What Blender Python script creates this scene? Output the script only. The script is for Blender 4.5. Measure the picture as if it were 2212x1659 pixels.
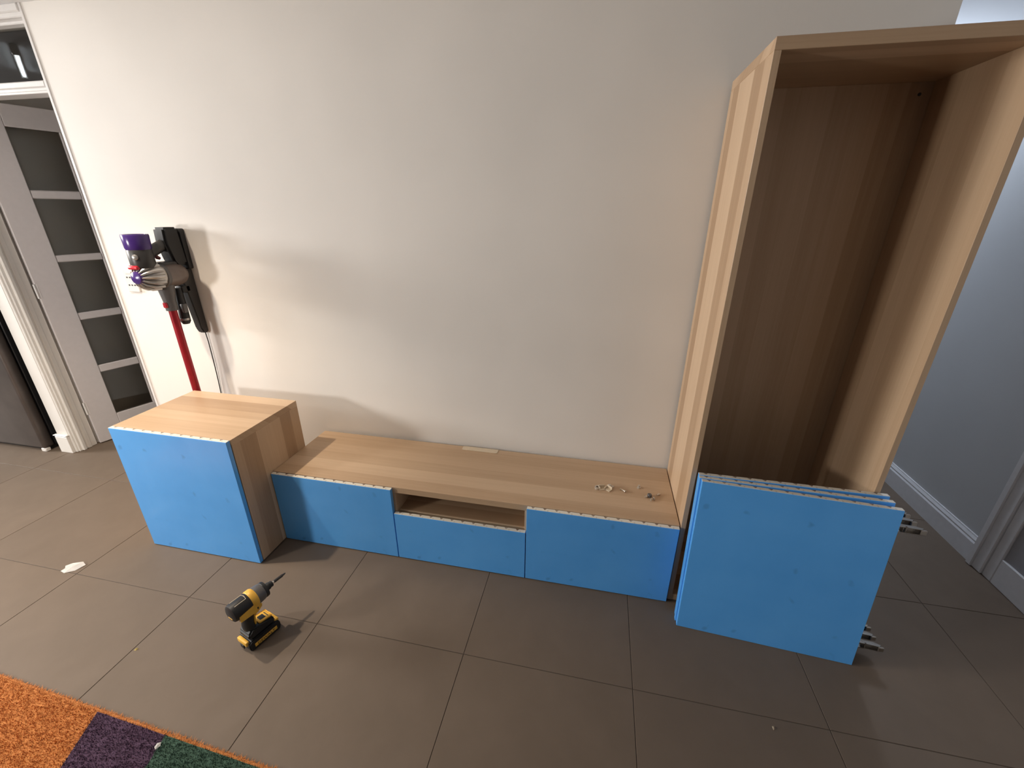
import bpy, bmesh, math, random
from mathutils import Vector, Matrix
random.seed(7)
R = math.radians
scene = bpy.context.scene
for o in list(bpy.data.objects):
    bpy.data.objects.remove(o, do_unlink=True)
COL = scene.collection

# ------------------------------------------------------------------ camera
CAM = Vector((1.4213, -1.8068, 1.5057))
YAW, PITCH, ROLL, FPX = -0.20123, -0.38790, 0.00447, 909.9
fw = Vector((math.sin(YAW)*math.cos(PITCH), math.cos(YAW)*math.cos(PITCH), math.sin(PITCH)))
rt = Vector((math.cos(YAW), -math.sin(YAW), 0)); up = rt.cross(fw)
rt2 = rt*math.cos(ROLL) + up*math.sin(ROLL); up2 = up*math.cos(ROLL) - rt*math.sin(ROLL)
cd = bpy.data.cameras.new('camera'); cam = bpy.data.objects.new('camera', cd); COL.objects.link(cam)
cd.sensor_fit = 'HORIZONTAL'; cd.sensor_width = 36; cd.lens = FPX*36/2212; cd.clip_start = .02
m = Matrix((rt2, up2, -fw)).transposed().to_4x4(); m.translation = CAM
cam.matrix_world = m
scene.camera = cam

# ------------------------------------------------------------------ world, lights, exposure
wd = bpy.data.worlds.new('world'); scene.world = wd; wd.use_nodes = True
bg = wd.node_tree.nodes['Background']; bg.inputs[0].default_value = (.80, .88, 1, 1); bg.inputs[1].default_value = .055
vs = scene.view_settings
vs.view_transform = 'Standard'; vs.look = 'None'; vs.gamma = 1; vs.use_curve_mapping = False; vs.exposure = -.07
CEIL = 2.33
def lamp(name, kind, loc, power, color, **kw):
    l = bpy.data.lights.new(name, kind); l.energy = power; l.color = color
    for k, v in kw.items(): setattr(l, k, v)
    o = bpy.data.objects.new(name, l); o.location = loc; COL.objects.link(o); return o
# recessed ceiling downlight in front of the wall, left of the bench
lamp('downlight_lamp', 'SPOT', (-.755, -.81, CEIL-.02), 135, (1, .84, .66), spot_size=R(100), spot_blend=.9, shadow_soft_size=.03)
# warm lamp of the kitchen side of the room
lamp('table_lamp', 'POINT', (-1.55, -2.2, 1.18), 105, (1, .955, .90), shadow_soft_size=.13)
# unseen fill lamps added far left to brighten the wall and tall cabinet side
for kx, ky in ((-6.0, -1.15), (-6.4, -1.7), (-6.7, -2.3)):
    lamp('left_fill_lamp', 'POINT', (kx, ky, 2.1), 470, (1, .97, .935), shadow_soft_size=.50)
# cool pendant light of the hall behind the wall
lamp('hall_ceiling_lamp', 'POINT', (2.80, 1.75, CEIL-.28), 44, (.74, .84, 1), shadow_soft_size=.10)

# ------------------------------------------------------------------ helpers
def tag(o, label=None, cat=None, group=None, kind=None):
    for k, v in (('label', label), ('category', cat), ('group', group), ('kind', kind)):
        if v: o[k] = v
    return o
def empty(name, loc=(0, 0, 0), rz=0, parent=None):
    o = bpy.data.objects.new(name, None); o.location = loc; o.rotation_euler = (0, 0, rz)
    o.empty_display_size = .05; COL.objects.link(o); o.parent = parent; return o
def obj(name, bm, mat, parent=None, loc=(0, 0, 0), rot=(0, 0, 0), smooth=False, ang=40):
    me = bpy.data.meshes.new(name); bmesh.ops.recalc_face_normals(bm, faces=bm.faces)
    bm.to_mesh(me); bm.free()
    if mat: me.materials.append(mat)
    if smooth:
        for p in me.polygons: p.use_smooth = True
        try: me.set_sharp_from_angle(angle=R(ang))
        except Exception: pass
    o = bpy.data.objects.new(name, me); o.location = loc; o.rotation_euler = rot
    COL.objects.link(o); o.parent = parent; return o
def inst(name, me, parent=None, loc=(0, 0, 0), rot=(0, 0, 0)):
    o = bpy.data.objects.new(name, me); o.location = loc; o.rotation_euler = rot; COL.objects.link(o); o.parent = parent; return o
def box(bm, x0, x1, y0, y1, z0, z1, bev=0, seg=1):
    r = bmesh.ops.create_cube(bm, size=1); vsx = r['verts']
    for v in vsx:
        v.co = Vector(((x0+x1)/2+v.co.x*(x1-x0), (y0+y1)/2+v.co.y*(y1-y0), (z0+z1)/2+v.co.z*(z1-z0)))
    if bev:
        es = list({e for v in vsx for e in v.link_edges})
        bmesh.ops.bevel(bm, geom=es, offset=bev, segments=seg, affect='EDGES', profile=.5)
    return bm
def B(*a, **k):
    return box(bmesh.new(), *a, **k)
def lathe(bm, prof, o=(0, 0, 0), axis=(0, 0, 1), n=24, cap=True):
    """prof: list of (radius, height along axis)"""
    a = Vector(axis).normalized(); q = Vector((0, 0, 1)).rotation_difference(a); o = Vector(o)
    rings = []
    for r, hgt in prof:
        rings.append([bm.verts.new(o+q @ Vector((r*math.cos(2*math.pi*i/n), r*math.sin(2*math.pi*i/n), hgt))) for i in range(n)])
    for A, C in zip(rings, rings[1:]):
        for i in range(n): bm.faces.new((A[i], A[(i+1) % n], C[(i+1) % n], C[i]))
    if cap: bm.faces.new(rings[0][::-1]); bm.faces.new(rings[-1])
    return bm
def tube(bm, pts, rad, n=10, flat=(1, 1)):
    pts = [Vector(p) for p in pts]; rad = rad if isinstance(rad, (list, tuple)) else [rad]*len(pts)
    rings = []; ref = None
    for i, p in enumerate(pts):
        t = (pts[min(i+1, len(pts)-1)]-pts[max(i-1, 0)]).normalized()
        if ref is None: ref = Vector((1, 0, 0)) if abs(t.x) < .9 else Vector((0, 1, 0))
        u = (ref-t*ref.dot(t)).normalized(); w = t.cross(u); ref = u
        rings.append([bm.verts.new(p+(u*math.cos(2*math.pi*k/n)*flat[0]+w*math.sin(2*math.pi*k/n)*flat[1])*rad[i]) for k in range(n)])
    for A, C in zip(rings, rings[1:]):
        for k in range(n): bm.faces.new((A[k], A[(k+1) % n], C[(k+1) % n], C[k]))
    bm.faces.new(rings[0][::-1]); bm.faces.new(rings[-1])
    return bm
def prism(bm, pts, d, plane='xz', at=0):
    """outline pts extruded by d along the third axis starting at `at`"""
    def P(a, b, c): return {'xz': (a, c, b), 'xy': (a, b, c), 'yz': (c, a, b)}[plane]
    A = [bm.verts.new(P(a, b, at)) for a, b in pts]; C = [bm.verts.new(P(a, b, at+d)) for a, b in pts]
    n = len(pts); bm.faces.new(A); bm.faces.new(C[::-1])
    for i in range(n): bm.faces.new((A[i], A[(i+1) % n], C[(i+1) % n], C[i]))
    return bm
def text(name, s, size, mat, parent, loc, rot, ext=.0006, width=None):
    cu = bpy.data.curves.new(name, 'FONT'); cu.body = s; cu.size = size; cu.extrude = ext; cu.align_x = 'CENTER'; cu.align_y = 'CENTER'
    t = bpy.data.objects.new(name, cu); COL.objects.link(t)
    me = bpy.data.meshes.new_from_object(t.evaluated_get(bpy.context.evaluated_depsgraph_get()))
    bpy.data.objects.remove(t, do_unlink=True)
    if width:
        w = max(v.co.x for v in me.vertices)-min(v.co.x for v in me.vertices)
        for v in me.vertices: v.co.x *= width/w
    me.materials.clear(); me.materials.append(mat)
    o = bpy.data.objects.new(name, me); COL.objects.link(o); o.parent = parent; o.location = loc; o.rotation_euler = rot; return o

# ------------------------------------------------------------------ materials
class N:
    def __init__(s, name):
        s.m = bpy.data.materials.new(name); s.m.use_nodes = True; s.t = s.m.node_tree; s.t.nodes.clear()
        s.out = s.n('ShaderNodeOutputMaterial')
    def n(s, kind, **kw):
        x = s.t.nodes.new(kind)
        for k, v in kw.items():
            if k.startswith('i_'):
                key = k[2:]; key = int(key) if key.isdigit() else key.replace('_', ' ')
                s.put(x.inputs[key], v)
            else: setattr(x, k, v)
        return x
    def put(s, sock, v):
        if isinstance(v, bpy.types.NodeSocket): s.t.links.new(v, sock)
        else: sock.default_value = v
    def math(s, op, a, b=0., c=0.):
        x = s.n('ShaderNodeMath', operation=op); s.put(x.inputs[0], a); s.put(x.inputs[1], b); s.put(x.inputs[2], c); return x.outputs[0]
    def mix(s, f, a, b, mode='MIX'):
        x = s.n('ShaderNodeMix', data_type='RGBA', blend_type=mode); s.put(x.inputs[0], f); s.put(x.inputs[6], a); s.put(x.inputs[7], b); return x.outputs[2]
    def noise(s, vec, scale, detail=3, rough=.55):
        x = s.n('ShaderNodeTexNoise', i_Scale=scale, i_Detail=detail, i_Roughness=rough)
        if vec is not None: s.put(x.inputs['Vector'], vec)
        return x.outputs[0]
    def ramp(s, f, *st):
        x = s.n('ShaderNodeValToRGB'); s.put(x.inputs[0], f); e = x.color_ramp.elements
        while len(e) < len(st): e.new(.5)
        for k, (p, c) in zip(e, st): k.position = p; k.color = c if len(c) == 4 else (*c, 1)
        return x.outputs[0]
    def xyz(s, kind='Object'):
        t = s.n('ShaderNodeTexCoord'); q = s.n('ShaderNodeSeparateXYZ'); s.put(q.inputs[0], t.outputs[kind]); return t.outputs[kind], q.outputs
    def bump(s, hgt, strength=.1, dist=.001):
        return s.n('ShaderNodeBump', i_Strength=strength, i_Distance=dist, i_Height=hgt).outputs[0]
    def pbr(s, color, rough=.5, metal=0., normal=None, **kw):
        p = s.n('ShaderNodeBsdfPrincipled'); s.put(p.inputs['Base Color'], color if isinstance(color, bpy.types.NodeSocket) or len(color) == 4 else (*color, 1))
        s.put(p.inputs['Roughness'], rough); s.put(p.inputs['Metallic'], metal)
        if normal is not None: s.put(p.inputs['Normal'], normal)
        for k, v in kw.items(): s.put(p.inputs[k.replace('_', ' ')], v)
        s.t.links.new(p.outputs[0], s.out.inputs[0]); return s.m
def plain(name, c, rough=.5, metal=0., var=.06, scale=40, **kw):
    q = N(name); v, _ = q.xyz()
    f = q.noise(v, scale)
    lo = [max(0, x*(1-var)) for x in c]; hi = [min(1, x*(1+var)) for x in c]
    return q.pbr(q.ramp(f, (.3, lo), (.7, hi)), rough, metal, **kw)
def wall_mat(name, c, blotch=.03):
    q = N(name); v, _ = q.xyz()
    col = q.ramp(q.noise(v, 1.7, 2), (.35, [x*(1-blotch) for x in c]), (.65, [x*(1+blotch) for x in c]))
    return q.pbr(col, .62, 0, q.bump(q.noise(v, 420, 2), .18, .0008))
def wood(name, along):
    """printed oak foil: long strips of differing tone with fine grain"""
    q = N(name); v, s = q.xyz()
    if along == 'x': ac, al = q.math('ADD', s[1], s[2]), s[0]
    else: ac, al = q.math('ADD', s[0], s[1]), s[2]
    vo = q.n('ShaderNodeTexVoronoi', voronoi_dimensions='1D', feature='F1', i_Scale=1.0, i_Randomness=.85)
    q.put(vo.inputs['W'], q.math('MULTIPLY', ac, 13.))
    sp = q.n('ShaderNodeSeparateColor'); q.put(sp.inputs[0], vo.outputs['Color'])
    cv = q.n('ShaderNodeCombineXYZ', i_0=q.math('MULTIPLY', ac, 150), i_1=q.math('MULTIPLY', al, 3.5), i_2=q.math('MULTIPLY', sp.outputs[0], 9))
    fine = q.noise(cv.outputs[0], 1, 4, .6)
    cv2 = q.n('ShaderNodeCombineXYZ', i_0=q.math('MULTIPLY', ac, 22), i_1=q.math('MULTIPLY', al, .7), i_2=q.math('MULTIPLY', sp.outputs[1], 7))
    broad = q.noise(cv2.outputs[0], 1, 2)
    f = q.math('ADD', q.math('MULTIPLY', sp.outputs[0], .58), q.math('ADD', q.math('MULTIPLY', fine, .26), q.math('MULTIPLY', broad, .32)))
    col = q.ramp(f, (.25, (.385, .248, .145)), (.55, (.500, .340, .210)), (.85, (.615, .443, .292)))
    return q.pbr(col, .42, 0, q.bump(fine, .12, .0004))
WOODX, WOODZ = wood('oak_foil_lengthwise', 'x'), wood('oak_foil_upright', 'z')
def film():
    q = N('blue_protective_film'); v, s = q.xyz()
    f = q.noise(v, 5, 3); sm = q.noise(v, 16, 2, .4)
    col = q.mix(q.ramp(f, (.3, (0, 0, 0)), (.7, (1, 1, 1))), (.100, .400, .900, 1), (.120, .440, .950, 1))
    col = q.mix(q.math('MULTIPLY', q.ramp(sm, (.69, (0, 0, 0)), (.76, (1, 1, 1))), .5), col, (.075, .27, .60, 1))
    return q.pbr(col, .24, 0, q.bump(q.noise(v, 25, 2), .08, .001))
FILM = film()
def strip():
    q = N('printed_edge_band'); v, s = q.xyz()
    ph = q.math('FRACT', q.math('DIVIDE', s[0], .0487))
    tri = q.math('SUBTRACT', 1, q.math('DIVIDE', q.math('ABSOLUTE', q.math('SUBTRACT', ph, .5)), .17))
    yy = q.math('SUBTRACT', 1, q.math('DIVIDE', s[1], .018))
    mk = q.math('GREATER_THAN', q.math('MULTIPLY', tri, .62), yy)
    ph2 = q.math('FRACT', q.math('ADD', q.math('DIVIDE', s[0], .0487), .28))
    mk2 = q.math('MULTIPLY', q.math('LESS_THAN', ph2, .10), q.math('LESS_THAN', s[1], .009))
    mk = q.math('MULTIPLY', q.math('MAXIMUM', mk, q.math('MULTIPLY', mk2, .28)), q.ramp(q.noise(v, 90), (.3, (.55,)*3), (.6, (1, 1, 1))))
    return q.pbr(q.mix(mk, (.80, .755, .66, 1), (.20, .13, .09, 1)), .5)
STRIP = strip()
WALL = wall_mat('cream_wall_paint', (.82, .785, .735))
WALLH = wall_mat('hall_wall_paint', (.56, .57, .58))
CEILM = wall_mat('ceiling_paint', (.80, .80, .80), .01)
TRIM = plain('white_gloss_trim', (.76, .74, .72), .35, var=.02)
TRIMH = plain('white_hall_trim', (.74, .74, .76), .35, var=.03)
DOORW = plain('door_paint', (.60, .56, .55), .4, var=.02)
def tilem():
    q = N('taupe_floor_tile'); v, s = q.xyz()
    oi = q.n('ShaderNodeObjectInfo'); f = q.noise(v, 6, 4)
    c = q.ramp(f, (.3, (.150, .112, .081)), (.7, (.171, .128, .094)))
    c = q.mix(q.math('MULTIPLY', oi.outputs['Random'], .35), c, (.138, .103, .076, 1))
    return q.pbr(c, q.ramp(q.noise(v, 9), (.3, (.55,)*3), (.7, (.66,)*3)), 0, q.bump(q.noise(v, 300, 2), .08, .0006), Specular_IOR_Level=.3)
TILE = tilem()
GROUT = plain('dark_grout', (.070, .052, .040), .9)
def glass(name, tint, gl=.04, bst=1.):
    q = N(name); tr = q.n('ShaderNodeBsdfTransparent', i_Color=(*tint, 1)); g = q.n('ShaderNodeBsdfGlossy', i_Roughness=gl)
    fr = q.n('ShaderNodeFresnel', i_IOR=1.5); mx = q.n('ShaderNodeMixShader')
    q.put(mx.inputs[0], q.math('MINIMUM', q.math('MULTIPLY', fr.outputs[0], bst), 1)); q.put(mx.inputs[1], tr.outputs[0]); q.put(mx.inputs[2], g.outputs[0])
    q.t.links.new(mx.outputs[0], q.out.inputs[0]); return q.m
GLASS = glass('door_glass', (.70, .67, .62), .02, 1.4)
GLASSD = plain('frosted_glass', (.36, .36, .38), .22, var=.03)
BLACK = plain('black_plastic', (.012, .012, .013), .5)
DARK = plain('charcoal_plastic', (.035, .033, .033), .38)
GREY = plain('grey_plastic', (.11, .105, .105), .4)
SILVER = plain('silver_plastic', (.46, .44, .42), .28, .75)
NICKEL = plain('nickel', (.66, .61, .54), .3, .7)
NICKELD = plain('dark_nickel', (.34, .31, .28), .34, 1)
YELLOW = plain('tool_yellow', (.82, .46, .06), .42)
RED = plain('red_anodised', (.33, .012, .022), .35, .35)
REDP = plain('red_plastic', (.5, .015, .03), .3)
PURPLE = plain('purple_plastic', (.055, .024, .165), .22)
BIN = plain('smoky_bin', (.16, .125, .11), .2)
CREAM = plain('cream_plastic', (.72, .60, .44), .45)
WHITE = plain('white_plastic', (.80, .77, .72), .4, var=.01)
PAPER = plain('white_paper', (.9, .88, .85), .8)
STEEL = plain('brushed_steel', (.15, .13, .12), .42, .7, var=.1, scale=8)
SLOT = plain('dark_slot', (.05, .05, .05), .6)

# ------------------------------------------------------------------ the setting
WY = .015                      # face of the main wall
fl = tag(obj('floor', B(-3.8, 3.78, -3.2, 3.4, -.06, -.0016), GROUT), kind='structure')
tb = B(-.2999, .2999, -.2989, .2989, -.012, 0, bev=.0008)
first = obj('tile', tb, TILE, fl, (0, 0, 0)); tme = first.data
bpy.data.objects.remove(first, do_unlink=True)
for i in range(-6, 6):
    for j in range(-4, 7):
        inst('tile', tme, fl, (.137+.602*i, -.505+.6*j, 0))
tag(obj('ceiling', B(-3.4, 3.35, -3.2, 3.3, CEIL, CEIL+.06), CEILM), kind='structure')
# main wall, with the hall beyond its right end and the doorway beyond its left end
wb = bmesh.new(); box(wb, -1.115, 2.408, WY, WY+.12, 0, CEIL)
tag(obj('wall_back', wb, WALL), kind='structure')
tag(obj('wall_right', B(3.23, 3.33, -3.2, 3.3, 0, CEIL), WALLH), kind='structure')
tag(obj('wall_hall', B(2.41, 3.23, 3.0, 3.1, 0, CEIL), WALLH), kind='structure')
tag(obj('wall_left', B(-2.03, -1.937, 0, 2.6, 0, CEIL), WALL), kind='structure')
tag(obj('wall_passage', B(-1.937, -.9, 2.5, 2.6, 0, CEIL), WALLH), kind='structure')
tag(obj('wall_passage_side', B(-1.0, -.9, .135, 2.5, 0, CEIL), WALLH), kind='structure')
tag(obj('wall_niche', B(-3.2, -2.03, .72, .82, 0, CEIL), WALLH), kind='structure')
# skirting boards
def skirt(pts_len, hgt=.125, t=.018):
    # profile in (out, z) extruded along length
    return [(0, 0), (t, 0), (t, hgt*.74), (t*.72, hgt*.80), (t*.78, hgt*.86), (t*.42, hgt*.95), (t*.35, hgt), (0, hgt)]
bm = bmesh.new(); prism(bm, [(3.23-a, b) for a, b in skirt(0)], 3.0-.105, 'xz', .105)
tag(obj('baseboard_right', bm, TRIMH), kind='structure')
bm = bmesh.new(); box(bm, -2.034, -1.934, -.016, 0, 0, .118, .002); box(bm, -2.034, -1.934, -.012, 0, .118, .132, .003); box(bm, -2.040, -1.930, -.020, 0, .124, .130, .002)
tag(obj('baseboard_left', bm, WHITE), kind='structure')
bm = bmesh.new(); box(bm, -1.115, 2.4, WY-.013, WY, 0, .09, .002)
tag(obj('baseboard_back', bm, TRIM), kind='structure')
# door frame with fanlight at the left end of the main wall
fr = tag(empty('trim_1', (-1.53, .07, 0)), kind='structure')
def fpart(name, bm, mat): o = obj(name, bm, mat, fr, (1.53, -.07, 0)); return o
bm = bmesh.new()
box(bm, -1.937, -1.912, .012, .118, 0, CEIL, .003); box(bm, -1.937, -1.900, .028, .05, 0, CEIL, .004); box(bm, -1.940, -1.922, .002, .014, 0, CEIL, .003); box(bm, -1.937, -1.906, .060, .084, 0, CEIL, .003)
fpart('jamb', bm, WHITE)
bm = bmesh.new(); box(bm, -1.131, -1.115, WY-.004, WY+.118, 0, CEIL, .002)
fpart('jamb', bm, TRIM)
bm = bmesh.new(); box(bm, -1.912, -1.131, WY, .12, 2.283, CEIL, .003); box(bm, -1.912, -1.131, WY-.008, WY+.01, 2.300, CEIL, .004); box(bm, -1.912, -1.131, WY+.03, .1, 2.272, 2.285, .003)
fpart('head', bm, TRIM)
bm = bmesh.new(); box(bm, -1.912, -1.131, WY+.004, .12, 2.012, 2.046, .004); box(bm, -1.912, -1.131, WY-.004, WY+.03, 2.026, 2.052, .004); box(bm, -1.912, -1.131, WY+.002, WY+.05, 2.004, 2.014, .002)
fpart('transom_bar', bm, TRIM)
fpart('fanlight_pane', B(-1.912, -1.131, .078, .083, 2.046, 2.284), GLASS)
# glazed door leaf standing open into the passage
dr = tag(empty('door_1', (-1.908, .128, 0), R(71)), kind='structure')
DW, DT, DH = .744, .036, 2.043
xs = [.137, .357, .387, .607]; rows = [(.178, .486), (.536, .846), (.892, 1.207), (1.248, 1.566), (1.611, 1.930)]
def dpart(n, bm, mat=DOORW): return obj(n, bm, mat, dr)
dpart('stile', B(0, xs[0], -DT/2, DT/2, .006, DH, .003)); dpart('stile', B(xs[3], DW, -DT/2, DT/2, .006, DH, .003))
dpart('rail', B(xs[0], xs[3], -DT/2, DT/2, .006, rows[0][0], .003)); dpart('rail', B(xs[0], xs[3], -DT/2, DT/2, rows[4][1], DH, .003))
dpart('muntin', B(xs[1], xs[2], -DT/2+.003, DT/2-.003, rows[0][0], rows[4][1], .003))
for (a0, a1), (b0, b1) in zip(rows, rows[1:]):
    dpart('muntin', B(xs[0], xs[1], -DT/2+.002, DT/2-.002, a1, b0, .005)); dpart('muntin', B(xs[2], xs[3], -DT/2+.002, DT/2-.002, a1, b0, .005))
for z0, z1 in rows:
    for a, b in ((xs[0], xs[1]), (xs[2], xs[3])): dpart('pane', B(a, b, -.003, .003, z0, z1), GLASS)
for z in (.27, 1.05, 1.82):
    bm = bmesh.new(); lathe(bm, [(.005, 0), (.005, .085)], (-.004, -DT/2-.001, z-.042), n=10); box(bm, -.004, .010, -DT/2-.0012, -DT/2+.001, z-.042, z+.042)
    dpart('hinge', bm, TRIM)
# glazed door in the right-hand wall of the hall
d2 = tag(empty('door_2', (3.23, -.35, 0)), kind='structure')
def q2(n, bm, mat=TRIMH): return obj(n, bm, mat, d2, (-3.23, .35, 0))
bm = bmesh.new(); box(bm, 3.206, 3.24, .030, .105, 0, 2.16, .004); box(bm, 3.198, 3.24, .075, .105, 0, 2.16, .004); q2('casing', bm)
bm = bmesh.new(); box(bm, 3.206, 3.24, -.90, -.825, 0, 2.16, .004); q2('casing', bm)
bm = bmesh.new(); box(bm, 3.206, 3.24, -.825, .030, 2.085, 2.16, .004); q2('casing', bm)
q2('stile', B(3.214, 3.24, -.015, .03, .0, 2.085, .003)); q2('stile', B(3.214, 3.24, -.825, -.76, 0, 2.085, .003))
q2('rail', B(3.214, 3.24, -.76, -.015, 0, .128, .003)); q2('rail', B(3.214, 3.24, -.76, -.015, 2.0, 2.085, .003))
q2('pane', B(3.222, 3.228, -.76, -.015, .128, 2.0), GLASSD)
# wall socket beside the vacuum cleaner
so = tag(empty('wall_socket', (-1.003, WY, 1.160)), 'white double power socket on the wall beside the door opening', 'socket')
obj('plate', B(-.037, .037, -.010, .0005, -.058, .058, .003, 2), WHITE, so)
for dz in (.018, -.022):
    bm = bmesh.new()
    for dx in (-.018, .0, .018): box(bm, dx-.0045, dx+.0045, -.0108, -.0098, dz-.004, dz+.004)
    obj('socket_holes', bm, SLOT, so)
for dz in (.043,):
    obj('switch', B(-.02, .02, -.0125, -.009, dz-.007, dz+.007, .0015), WHITE, so)

# ------------------------------------------------------------------ tube light of the kitchen (mirrored in the fanlight)
a, b = Vector((-1.787, -.235, CEIL-.03)), Vector((-2.296, -.585, CEIL-.03))
q = N('tube_glow'); e = q.n('ShaderNodeEmission', i_Color=(.86, .95, 1, 1), i_Strength=16.); q.t.links.new(e.outputs[0], q.out.inputs[0]); GLOW = q.m
tl = tag(empty('tube_light', (a+b)/2, math.atan2(b.y-a.y, b.x-a.x)), 'slim white tube light fixed under the ceiling beside the doorway', 'light')
L = (b-a).length
obj('tube', tube(bmesh.new(), [(-L/2, 0, 0), (L/2, 0, 0)], .009, 12), GLOW, tl)
bm = bmesh.new(); box(bm, -L/2-.03, L/2+.03, -.014, .014, .012, .031, .003); box(bm, -L/2-.03, -L/2+.002, -.016, .016, -.016, .016, .003); box(bm, L/2-.002, L/2+.03, -.016, .016, -.016, .016, .003)
obj('batten', bm, WHITE, tl)

# ------------------------------------------------------------------ cabinets
T = .018
def front(name, parent, x, y, z, w, hgt, label=None):
    o = obj(name, B(0, w, 0, T, 0, hgt-.0012, bev=.0012), FILM, parent, (x, y, z))
    obj('edge_band', B(.0006, w-.0006, .0012, T-.0006, hgt-.0016, hgt), STRIP, o)
    return o
# low square cabinet, pulled forward of the bench
cl = tag(empty('square_cabinet', (-.0016, -.5875, 0), -.0030), 'square oak cabinet with one tall blue-filmed door beside the low bench', 'cabinet')
def wp(n, root, x0, x1, y0, y1, z0, z1, mat): return obj(n, B(x0, x1, y0, y1, z0, z1, bev=.0008), mat, root)
wp('side_panel', cl, -.6, -.6+T, .02, .42, .006, .611, WOODZ); wp('side_panel', cl, -T, 0, .02, .42, .006, .611, WOODZ)
wp('top_panel', cl, -.6, 0, .02, .42, .611, .64, WOODX); wp('bottom_panel', cl, -.6+T, -T, .022, .42, .006, .035, WOODX)
wp('back_panel', cl, -.6+T, -T, .405, .415, .035, .611, WOODZ)
front('door', cl, -.598, 0, .0045, .596, .6355)
def pads(root, fxs, fys, ht):
    me = None
    for fx in fxs:
        for fy in fys:
            if me is None: me = obj('foot_pad', lathe(bmesh.new(), [(.016, 0), (.016, ht)], n=14), BLACK, root, (fx, fy, 0)).data
            else: inst('foot_pad', me, root, (fx, fy, 0))
pads(cl, (-.57, -.03), (.05, .39), .007)
# long low bench
be = tag(empty('media_bench', (0, -.42, 0)), 'long low oak media bench with three blue-filmed drawer fronts and an open slot', 'tv bench')
Y0, Y1, HB = .02, .42, .383
wp('top_panel', be, 0, 1.8, Y0, Y1, HB-.029, HB, WOODX); wp('bottom_panel', be, T, 1.8-T, Y0+.002, Y1, .006, .035, WOODX)
for xx in (0, 1.8-T): wp('side_panel', be, xx, xx+T, Y0, Y1, .006, HB-.029, WOODZ)
for xx in (.6-T/2, 1.2-T/2): wp('divider', be, xx, xx+T, Y0, Y1-.016, .035, HB-.029, WOODZ)
wp('back_panel', be, T, 1.8-T, Y1-.016, Y1-.006, .035, HB-.029, WOODX)
wp('slot_shelf', be, .6+T/2, 1.2-T/2, Y0+.022, Y1-.016, .228, .246, WOODX)
for xx, ht in ((.002, .3765), (.602, .2505), (1.202, .3765)): front('drawer_front', be, xx, 0, .0045, .596, ht)
pads(be, (.03, .6, 1.2, 1.77), (.05, .39), .007)
bm = bmesh.new()
pts = [(.800, .390), (.805, .385), (.980, .385), (.985, .390), (.985, .419), (.800, .419)]
prism(bm, pts, .0035, 'xy', HB-.001); obj('cable_cover', bm, CREAM, be)
# tall open cabinet
ta = tag(empty('tall_cabinet', (1.8035, -.4045, 0)), 'tall open-fronted oak cabinet standing at the end of the bench', 'cabinet')
HT, TT = 1.913, .0288
for xx in (0, .6-T): wp('side_panel', ta, xx, xx+T, 0, .4, .004, HT-TT+.0, WOODZ)
wp('top_panel', ta, 0, .6, 0, .4, HT-TT, HT, WOODX); wp('bottom_panel', ta, T, .6-T, .001, .4, .004, .033, WOODX)
wp('back_panel', ta, T, .6-T, .383, .393, .033, HT-TT, WOODZ)
bm = bmesh.new(); lathe(bm, [(.005, 0), (.005, .0012)], (.549, .3835, 1.851), (0, -1, 0), 12); obj('screw_hole', bm, SLOT, ta)
pads(ta, (.03, .57), (.03, .37), .005)

# ------------------------------------------------------------------ three spare doors leaning on the tall cabinet
def hinge_mesh():
    bm = bmesh.new()
    lathe(bm, [(.0175, -.001), (.0175, .005)], (-.022, T, 0), (0, 1, 0), 16)        # cup flange
    box(bm, -.040, -.005, T, T+.004, -.028, .028, .0015)
    for s_ in (-1, 1):
        prism(bm, [(-.012, T+.002), (.030, T+.004), (.034, T+.014), (.020, T+.022), (-.008, T+.014)], .003, 'xy', s_*.0105-.0015)
        lathe(bm, [(.004, 0), (.004, .005)], (-.022, T+.003, s_*.021), (0, 1, 0), 8)
        prism(bm, [(.024, T+.006), (.076, T+.004), (.080, T+.012), (.062, T+.020), (.030, T+.022)], .002, 'xy', s_*.0095-.001)
    for px, py in ((.002, .008), (.026, .016), (.034, .010)): tube(bm, [(px, T+py, -.013), (px, T+py, .013)], .0032, 8)
    prism(bm, [(.030, T+.018), (.062, T+.018), (.082, T+.010), (.082, T+.014), (.063, T+.022), (.030, T+.022)], .021, 'xy', -.0105)
    for px in (.044, .064): lathe(bm, [(.0045, 0), (.0045, .004), (.003, .005)], (px, T+.020-(.003 if px > .06 else 0), 0), (0, 1, 0), 10)
    box(bm, .072, .090, T+.002, T+.010, -.009, .009, .002)
    me = bpy.data.meshes.new('hinge'); bmesh.ops.recalc_face_normals(bm, faces=bm.faces); bm.to_mesh(me); bm.free(); me.materials.append(NICKELD); return me
HM = hinge_mesh()
DOORS = (((1.824, -.5235), (2.417, -.5605), 5.4, 'blue-filmed cabinet door on the room side of the leaning stack'),
         ((1.821, -.5020), (2.415, -.5205), 5.3, 'blue-filmed cabinet door in the middle of the leaning stack'),
         ((1.825, -.4805), (2.420, -.4835), 5.1, 'blue-filmed cabinet door resting directly against the tall cabinet'))
for (x0, y0), (x1, y1), tilt, lab in DOORS:
    rz = math.atan2(y1-y0, x1-x0)
    d = tag(front('cabinet_door', None, x0, y0, .001, .596, .6395), lab, 'cabinet door')
    d.rotation_mode = 'XYZ'; d.rotation_euler = (-R(tilt), 0, rz)
    for hz in (.075, .560): inst('hinge', HM, d, (.596, 0, hz))

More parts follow.
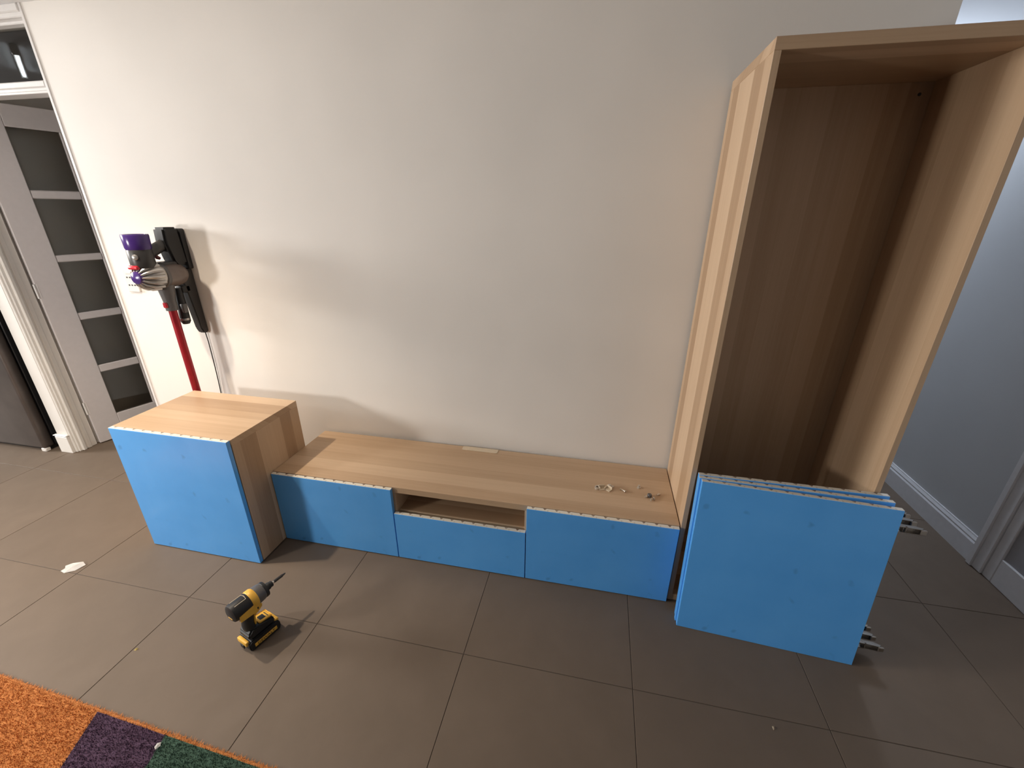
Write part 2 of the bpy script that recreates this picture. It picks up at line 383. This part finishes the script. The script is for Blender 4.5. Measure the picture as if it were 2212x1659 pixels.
# ------------------------------------------------------------------ small fittings on the bench top
ZB = HB
def small(name, bm, mat, loc, rz, label, cat, group=None):
    return tag(obj(name, bm, mat, None, loc, (0, 0, rz), smooth=True), label, cat, group)
def bracket(): 
    bm = bmesh.new(); box(bm, -.014, .014, -.011, .011, 0, .0035, .0008); box(bm, -.014, .014, .008, .011, 0, .016, .0008); box(bm, -.014, -.011, -.009, .010, 0, .011, .0006); return bm
small('corner_bracket', bracket(), CREAM, (1.503, -.222, ZB), R(20), 'cream plastic corner bracket next to the metal ring', 'bracket')
small('corner_bracket', bracket(), CREAM, (1.529, -.223, ZB), R(-35), 'cream plastic corner bracket next to the folded metal clip', 'bracket')
bm = bmesh.new(); lathe(bm, [(.006, 0), (.012, 0), (.0125, .004), (.012, .010), (.006, .010), (.006, 0)], n=18, cap=False)
small('metal_ring', bm, NICKEL, (1.483, -.224, ZB), 0, 'shiny metal ring at the end of the loose fittings', 'ring')
bm = bmesh.new(); prism(bm, [(-.014, 0), (.014, 0), (.014, .002), (.004, .003), (.000, .012), (-.010, .013), (-.014, .004)], .012, 'xz', -.006)
small('metal_clip', bm, NICKEL, (1.541, -.200, ZB), R(25), 'folded shiny metal clip behind a cream bracket', 'clip')
def screw(ln=.022):
    bm = bmesh.new(); lathe(bm, [(.0045, 0), (.0045, .0015), (.002, .003), (.0018, ln*.9), (.0004, ln)], (0, 0, .0045), (1, 0, 0), 10); return bm
small('wood_screw', screw(.030), CREAM, (1.580, -.212, ZB), R(-20), 'pale dowel screw lying alone in the middle of the fittings', 'screw')
small('wood_screw', screw(.016), NICKEL, (1.602, -.228, ZB), R(140), 'tiny metal screw touching the pale dowel screw', 'screw')
bm = bmesh.new(); lathe(bm, [(.008, 0), (.008, .004), (.0035, .004), (.0035, .012), (.005, .012), (.005, .014)], n=14)
small('cam_bolt', bm, NICKEL, (1.661, -.182, ZB), 0, 'little metal cam bolt standing upright apart from the rest', 'bolt')
bm = bmesh.new(); lathe(bm, [(.009, 0), (.010, .003), (.010, .010), (.008, .013)], n=14)
small('cam_disc', bm, GREY, (1.701, -.236, ZB), 0, 'dull grey cam disc among the shiny shelf pins', 'fitting')
PINL = 'one of two shiny shelf pins lying close together before the grey cam disc'
for px, py, rz, lab in ((1.688, -.244, 30, 'shiny shelf pin lying end-on against the grey cam disc'), (1.706, -.262, 80, PINL), (1.719, -.250, 100, PINL), (1.740, -.218, 35, 'lone shiny shelf pin lying closest to the side of the tall cabinet')):
    bm = bmesh.new(); lathe(bm, [(.0025, 0), (.0025, .008), (.0045, .008), (.0045, .0105), (.003, .0105), (.003, .018)], (-.009, 0, .0045), (1, 0, 0), 10)
    small('shelf_pin', bm, NICKEL, (px, py, ZB), R(rz), lab, 'pin', 'shelf pins on the bench')

# ------------------------------------------------------------------ cordless vacuum cleaner on its wall dock
VX = -.625
vc = tag(empty('cordless_vacuum', (VX, -.13, 0)), 'cordless stick vacuum with red wand hanging on the wall', 'vacuum cleaner')
def vp(n, bm, mat, par=None, sm=True, ang=40): return obj(n, bm, mat, par or vc, (0, 0, 0) if par else (-VX, .13, 0), smooth=sm, ang=ang)
cy = -.200
vp('filter_cap', lathe(bmesh.new(), [(.046, 1.342), (.049, 1.350), (.051, 1.402), (.049, 1.407), (.040, 1.407), (.038, 1.400), (.001, 1.398)], (VX, cy, 0), n=32), PURPLE)
vp('motor_housing', lathe(bmesh.new(), [(.044, 1.262), (.047, 1.270), (.047, 1.338), (.045, 1.343)], (VX, cy, 0), n=32), DARK)
bm = bmesh.new(); lathe(bm, [(.012, 0), (.012, .002), (.009, .0035)], (VX+.020, cy-.0425, 1.312), (.42, -.9, 0), 16); vp('badge', bm, SILVER)
bm = bmesh.new(); box(bm, VX-.030, VX+.022, cy-.054, cy-.030, 1.258, 1.276, .007, 2); vp('release_catch', bm, REDP)
# cyclone pack: axis towards the room
ca = (VX, 0, 1.224)
vp('cyclone', lathe(bmesh.new(), [(.022, .238), (.038, .230), (.052, .205), (.058, .180), (.058, .150), (.052, .140)], (VX, 0, 1.222), (0, -1, 0), 36), SILVER)
vp('cyclone_cap', lathe(bmesh.new(), [(.030, .236), (.031, .244), (.026, .254), (.012, .259), (.001, .260)], (VX, 0, 1.222), (0, -1, 0), 28), PURPLE)
for k in range(14):
    t = 2*math.pi*k/14; c, s_ = math.cos(t), math.sin(t)
    bm = bmesh.new(); tube(bm, [(VX+c*.026, -.246, 1.222+s_*.026), (VX+c*.042, -.234, 1.222+s_*.042), (VX+c*.057, -.205, 1.222+s_*.057), (VX+c*.060, -.165, 1.222+s_*.060)], [.004, .0065, .009, .0085], 8)
    vp('cyclone_cone', bm, SILVER)
vp('dust_bin', lathe(bmesh.new(), [(.050, .146), (.056, .140), (.057, .080), (.054, .050), (.040, .028), (.001, .022)], (VX, 0, 1.217), (0, -1, 0), 32), BIN)
vp('bin_collar', lathe(bmesh.new(), [(.058, .132), (.0605, .136), (.0605, .150), (.057, .153)], (VX, 0, 1.219), (0, -1, 0), 32), REDP if False else GREY)
bm = bmesh.new(); box(bm, VX-.030, VX+.030, -.152, -.03, 1.262, 1.280, .008, 2); vp('bin_spine', bm, DARK)
hd = vp('handle', tube(bmesh.new(), [(VX, -.165, 1.325), (VX, -.130, 1.336), (VX, -.090, 1.352), (VX, -.060, 1.362)], [.028, .0255, .0255, .029], 16, (.75, 1)), DARK)
bm = bmesh.new(); tube(bm, [(VX, -.138, 1.318), (VX, -.128, 1.300), (VX, -.118, 1.296)], [.009, .009, .007], 10); vp('trigger', bm, plain('dark_red_plastic', (.10, .012, .014), .35))
bt = bmesh.new(); prism(bt, [(-.088, 1.432), (-.012, 1.432), (-.004, 1.262), (-.062, 1.250), (-.078, 1.275), (-.094, 1.36)], .066, 'yz', VX-.033)
bmesh.ops.bevel(bt, geom=list(bt.edges), offset=.010, segments=2, affect='EDGES'); vp('battery', bt, BLACK)
vp('neck', tube(bmesh.new(), [(VX, -.128, 1.195), (VX, -.130, 1.150), (VX, -.131, 1.100), (VX, -.131, 1.052)], [.038, .034, .027, .0255], 18), GREY)
bm = bmesh.new(); box(bm, VX-.010, VX+.010, -.164, -.150, 1.068, 1.094, .003); vp('wand_button', bm, REDP)
vp('wand', tube(bmesh.new(), [(VX, -.131, 1.056), (VX, -.131, .09)], .0178, 18), RED)
bm = bmesh.new(); tube(bm, [(VX, -.131, .10), (VX, -.131, .06), (VX, -.110, .035)], [.021, .021, .02], 14); box(bm, VX-.125, VX+.095, -.160, -.03, .004, .052, .018, 3); vp('cleaner_head', bm, GREY)
dk = tag(empty('wall_dock', (VX, WY, 1.16)), 'charcoal wall dock holding the stick vacuum cleaner', 'dock')
def kp(n, bm, mat): return obj(n, bm, mat, dk, (-VX, -WY, -1.16), smooth=True)
bm = bmesh.new(); box(bm, VX-.034, VX+.036, -.012, WY, 1.235, 1.425, .006, 2); kp('backplate', bm, BLACK)
bm = bmesh.new(); prism(bm, [(-.040, 1.24), (WY, 1.24), (WY, .905), (-.012, .905), (-.026, .935), (-.046, 1.17)], .040, 'yz', VX-.018)
bmesh.ops.bevel(bm, geom=list(bm.edges), offset=.006, segments=2, affect='EDGES'); kp('spine', bm, DARK)
bm = bmesh.new(); box(bm, VX-.022, VX+.022, -.068, -.022, 1.125, 1.160, .006, 2); kp('tool_clip', bm, BLACK)
# nozzle clipped on the dock
nz = tag(empty('vacuum_nozzle', (VX, -.075, 1.1)), 'black nozzle attachment clipped to the dock beside the red wand', 'nozzle')
bm = bmesh.new(); tube(bm, [(VX, -.072, 1.150), (VX, -.075, 1.10), (VX, -.078, 1.03), (VX, -.080, .985), (VX, -.080, .972)], [.017, .019, .022, .022, .015], 16); obj('tube', bm, BLACK, nz, (-VX, .075, -1.1), smooth=True)
bm = bmesh.new(); lathe(bm, [(.0235, .992), (.024, .997), (.0235, 1.002)], (VX, -.083, 0), n=18); obj('collar', bm, SILVER, nz, (-VX, .075, -1.1), smooth=True)
bm = bmesh.new(); box(bm, VX+.006, VX+.028, -.095, -.070, 1.03, 1.075, .005, 2); obj('slide_catch', bm, GREY, nz, (-VX, .075, -1.1), smooth=True)
pts = [(VX+.005, .004, .915)]
for i in range(1, 14):
    t = i/13; pts.append((VX+.005-.03*t+.006*math.sin(t*7), .008-.004*math.sin(t*9)*.5, .915-.80*t))
tag(obj('charger_cable', tube(bmesh.new(), pts, .0025, 8), BLACK, smooth=True), 'thin black charging cable hanging down the wall from the dock', 'cable')

# ------------------------------------------------------------------ impact driver on the floor
dl = tag(empty('impact_driver', (.257, -.898, 0), R(73)), 'yellow and black cordless impact driver standing on its battery on the floor', 'power tool')
def dp(n, bm, mat, par=None, sm=True, ang=35): return obj(n, bm, mat, par or dl, smooth=sm, ang=ang)
bt = bmesh.new(); prism(bt, [(-.052, .004), (-.048, 0), (.060, 0), (.066, .006), (.066, .034), (.056, .046), (-.046, .046), (-.056, .036)], .074, 'xz', -.037)
bmesh.ops.bevel(bt, geom=list(bt.edges), offset=.004, segments=2, affect='EDGES'); bat = dp('battery', bt, BLACK)
lb = dp('brand_plate', B(-.036, .050, -.0385, -.036, .012, .027, .0008), YELLOW, bat, sm=False)
text('lettering', 'DEWALT', .0155, BLACK, bat, (.007, -.0387, .0195), (R(90), 0, 0), .0004, .066)
dp('brand_plate', B(-.036, .050, .036, .0385, .012, .027, .0008), YELLOW, bat, sm=False)
dp('release_latch', B(-.0605, -.047, -.028, .028, .028, .048, .004, 2), YELLOW, bat)
dp('latch_slot', B(-.062, -.058, -.010, .010, .012, .030, .001), BLACK, bat)
dp('front_cap', B(.048, .067, -.030, .030, .034, .0485, .004, 2), YELLOW, bat)
bt = bmesh.new(); prism(bt, [(-.044, .046), (.054, .046), (.056, .058), (.046, .073), (.004, .080), (-.030, .086), (-.046, .070)], .064, 'xz', -.032)
bmesh.ops.bevel(bt, geom=list(bt.edges), offset=.006, segments=2, affect='EDGES'); foot = dp('foot', bt, BLACK)
em = bmesh.new(); box(em, -.025, .025, -.023, .023, 0, .003, .004, 2)
e1 = obj('emblem', em, YELLOW, dl, (.027, 0, .0765), (0, R(9), 0)); 
obj('emblem_window', B(-.015, .006, -.012, .010, .0028, .0036, .001), BLACK, e1); obj('emblem_line', B(.012, .015, -.013, .013, .0028, .0036), SLOT, e1)
# handle
hb = bmesh.new(); tube(hb, [(-.020, 0, .070), (-.024, 0, .095), (-.020, 0, .125), (-.012, 0, .150), (-.008, 0, .170)], [.026, .0235, .0235, .024, .026], 18, (.80, 1.08)); hnd = dp('handle', hb, BLACK)
for s in (-1, 1):
    bm = bmesh.new(); tube(bm, [(-.006, s*.0178, .088), (-.006, s*.0184, .105), (-.002, s*.0186, .130)], [.003, .004, .003], 8); dp('grip_stripe', bm, YELLOW, hnd)
bm = bmesh.new(); prism(bm, [(.002, .148), (.022, .150), (.016, .138), (.014, .126), (.004, .118), (-.004, .125)], .016, 'xz', -.008); dp('trigger', bm, BLACK)
bm = bmesh.new(); box(bm, .004, .016, -.026, .026, .146, .155, .002); dp('direction_switch', bm, BLACK)
# head, axis along +x
HZ = .186
hd = dp('motor_housing', lathe(bmesh.new(), [(.024, -.068), (.032, -.064), (.0345, -.056), (.0345, -.004), (.033, 0)], (0, 0, HZ), (1, 0, 0), 28), BLACK)
for s in (-1, 1):
    bm = bmesh.new(); prism(bm, [(-.054, HZ-.031), (.006, HZ-.036), (.006, HZ+.002), (-.006, HZ+.000), (-.054, HZ-.006)], .012, 'xz', s*.0295-.006); dp('side_panel', bm, YELLOW, hd, sm=False)
bm = bmesh.new(); tube(bm, [(-.052, -.015, HZ+.0315), (-.012, -.015, HZ+.0315), (-.010, 0, HZ+.0345), (-.012, .015, HZ+.0315), (-.052, .015, HZ+.0315)], .0012, 6); dp('trim_line', bm, CREAM, hd)
bm = bmesh.new(); box(bm, -.0685, -.062, -.014, .014, HZ-.020, HZ-.012, .002); dp('rear_badge', bm, YELLOW, hd)
bm = bmesh.new(); lathe(bm, [(.034, -.002), (.0365, .002), (.0365, .018), (.034, .022)], (0, 0, HZ), (1, 0, 0), 28); col = dp('collar', bm, YELLOW)
bm = bmesh.new(); prism(bm, [(-.010, HZ-.028), (.026, HZ-.022), (.034, HZ-.040), (.018, HZ-.052), (-.002, HZ-.062)], .046, 'xz', -.023); bmesh.ops.bevel(bm, geom=list(bm.edges), offset=.004, segments=2, affect='EDGES'); dp('chin', bm, YELLOW, col)
dp('nose', lathe(bmesh.new(), [(.0335, .021), (.034, .028), (.032, .046), (.027, .058)], (0, 0, HZ), (1, 0, 0), 28), GREY)
bm = bmesh.new(); lathe(bm, [(.028, .050), (.031, .053), (.030, .063), (.018, .066)], (0, 0, HZ), (1, 0, 0), 24); dp('bumper', bm, BLACK)
bm = bmesh.new(); box(bm, .022, .036, -.008, .008, HZ-.044, HZ-.030, .003); dp('work_light', bm, BLACK)
ck = dp('chuck', lathe(bmesh.new(), [(.013, .064), (.014, .068), (.014, .078), (.0115, .080), (.0115, .090), (.008, .092)], (0, 0, HZ), (1, 0, 0), 18), BLACK)
bi = dp('bit_holder', lathe(bmesh.new(), [(.0045, .090), (.0045, .099)], (0, 0, HZ), (1, 0, 0), 10), NICKEL)
dp('driver_bit', lathe(bmesh.new(), [(.0055, .098), (.0058, .101), (.0056, .132), (.004, .136), (.0035, .142), (.001, .147)], (0, 0, HZ), (1, 0, 0), 12), DARK, bi)

# ------------------------------------------------------------------ fridge in the niche
fg = tag(empty('fridge', (-2.44, .3, 0)), 'dark stainless-steel fridge standing in the niche beside the doorway', 'fridge')
def gp(n, bm, mat, par=None): return obj(n, bm, mat, fg, (2.44, -.3, 0), smooth=True)
gp('body', B(-2.765, -2.119, .02, .66, .03, 1.72, .004), BLACK)
gp('door', B(-2.765, -2.119, -.046, .016, .028, 1.15, .014, 3), STEEL); gp('door', B(-2.765, -2.119, -.046, .016, 1.158, 1.72, .014, 3), STEEL)
gp('plinth', B(-2.75, -2.14, -.01, .64, .0, .03), BLACK)
gp('foot', B(-2.165, -2.125, -.040, -.010, 0, .026, .004), WHITE)

# ------------------------------------------------------------------ rug
rg = tag(empty('patchwork_rug', (.05, -1.23, 0), R(-2.1)), 'shaggy patchwork rug in orange, purple and green on the tiled floor', 'rug')
def rugmat(name, c1, c2, c3):
    q = N(name); v, s = q.xyz()
    c = q.ramp(q.noise(v, 60, 4, .7), (.28, c1), (.52, c2), (.78, c3))
    c = q.mix(q.math('MULTIPLY', q.noise(v, 4, 2), .35), c, (*c3, 1))
    return q.pbr(c, .95, 0, q.bump(q.noise(v, 240, 3, .7), .8, .004))
ORG = rugmat('orange_pile', (.44, .140, .034), (.56, .205, .052), (.66, .28, .085))
PUR = rugmat('purple_pile', (.062, .030, .064), (.085, .044, .086), (.115, .062, .112))
GRN = rugmat('green_pile', (.034, .074, .050), (.050, .105, .074), (.074, .140, .098))
def inside(p, poly):
    r = False; n = len(poly)
    for i in range(n):
        (ax, ay), (bx, by) = poly[i], poly[(i+1) % n]
        if (ay > p[1]) != (by > p[1]) and p[0] < (bx-ax)*(p[1]-ay)/(by-ay)+ax: r = not r
    return r
PATCH = (('orange_patch', ORG, [(-1.45, -.010), (-.100, -.010), (.000, -.230), (-.12, -.50), (-1.45, -.50)]),
         ('purple_patch', PUR, [(-.100, -.010), (.175, -.010), (.235, -.20), (.12, -.50), (-.12, -.50), (.000, -.230)]),
         ('green_patch', GRN, [(.175, -.010), (.90, -.010), (.90, -.50), (.12, -.50), (.235, -.20)]))
obj('backing', B(-1.46, .91, -.51, .0, 0, .008, .002), ORG, rg)
for nm, mt, poly in PATCH:
    po = obj(nm, prism(bmesh.new(), poly, .007, 'xy', .006), mt, rg)
    bm = bmesh.new(); xs_ = [p[0] for p in poly]; x0, x1 = max(min(xs_), -.75), min(max(xs_), .80)
    for i in range(int((x1-x0)*.50*110000)):
        p = (random.uniform(x0, x1), random.uniform(-.50, -.010))
        if not inside(p, poly): continue
        if p[1] < -.30 and random.random() < .5: continue
        an = random.uniform(0, 6.283); w = random.uniform(.0007, .0013); lx, ly = random.gauss(0, .0035), random.gauss(0, .0035); hh = random.uniform(.006, .009)
        bm.faces.new((bm.verts.new((p[0]-w*math.cos(an), p[1]-w*math.sin(an), .012)), bm.verts.new((p[0]+w*math.cos(an), p[1]+w*math.sin(an), .012)), bm.verts.new((p[0]+lx, p[1]+ly, .012+hh))))
    tag(obj('pile', bm, mt, po), kind='stuff')
bm = bmesh.new()
for i in range(3600):
    x = random.uniform(-.75, .80); an = random.uniform(0, 6.283); w = random.uniform(.001, .002)
    y = random.uniform(-.010, .001)
    bm.faces.new((bm.verts.new((x-w, y, .006)), bm.verts.new((x+w, y, .006)), bm.verts.new((x+random.gauss(0, .004), y+random.gauss(.002, .004), random.uniform(.006, .014)))))
tag(obj('edge_fringe', bm, ORG, rg), kind='stuff')

# ------------------------------------------------------------------ scraps
def scrap(name, outline, lift, mat, loc, rz, label, cat, sub=3):
    bm = bmesh.new(); c = bm.verts.new((0, 0, lift)); v = [bm.verts.new((x, y, z)) for x, y, z in outline]
    for i in range(len(v)): bm.faces.new((c, v[i], v[(i+1) % len(v)]))
    r = bmesh.ops.solidify(bm, geom=bm.faces[:], thickness=.0008)
    return tag(obj(name, bm, mat, None, loc, (0, 0, rz)), label, cat)
scrap('paper_scrap', [(-.040, -.010, .002), (-.018, -.026, .001), (.020, -.020, .001), (.046, .006, .003), (.030, .022, .010), (-.008, .020, .012), (-.034, .014, .008), (-.030, .002, .004)], .009, PAPER, (-.818, -.783, .0005), R(25), 'torn white paper scrap lying on the tiles near the square cabinet', 'paper')
scrap('paper_chip', [(-.008, -.004, 0), (.004, -.006, 0), (.010, .002, .002), (.002, .007, .004), (-.007, .004, .002)], .004, PAPER, (.237, -1.278, .022), R(70), 'white paper chip lying on the rug between purple and green', 'paper')
scrap('crumb', [(-.006, -.003, 0), (.002, -.005, 0), (.007, .001, .001), (.001, .005, .002)], .005, plain('pale_yellow', (.85, .72, .30), .6), (-.152, -1.036, .0005), .4, 'small pale yellow crumb beside a tile joint', 'crumb')
scrap('crumb', [(-.006, -.003, 0), (.002, -.005, 0), (.007, .001, .001), (.001, .005, .002)], .004, CREAM, (2.07, -.836, .0005), .9, 'tiny beige crumb alone on the dark tiles before the leaning doors', 'crumb')
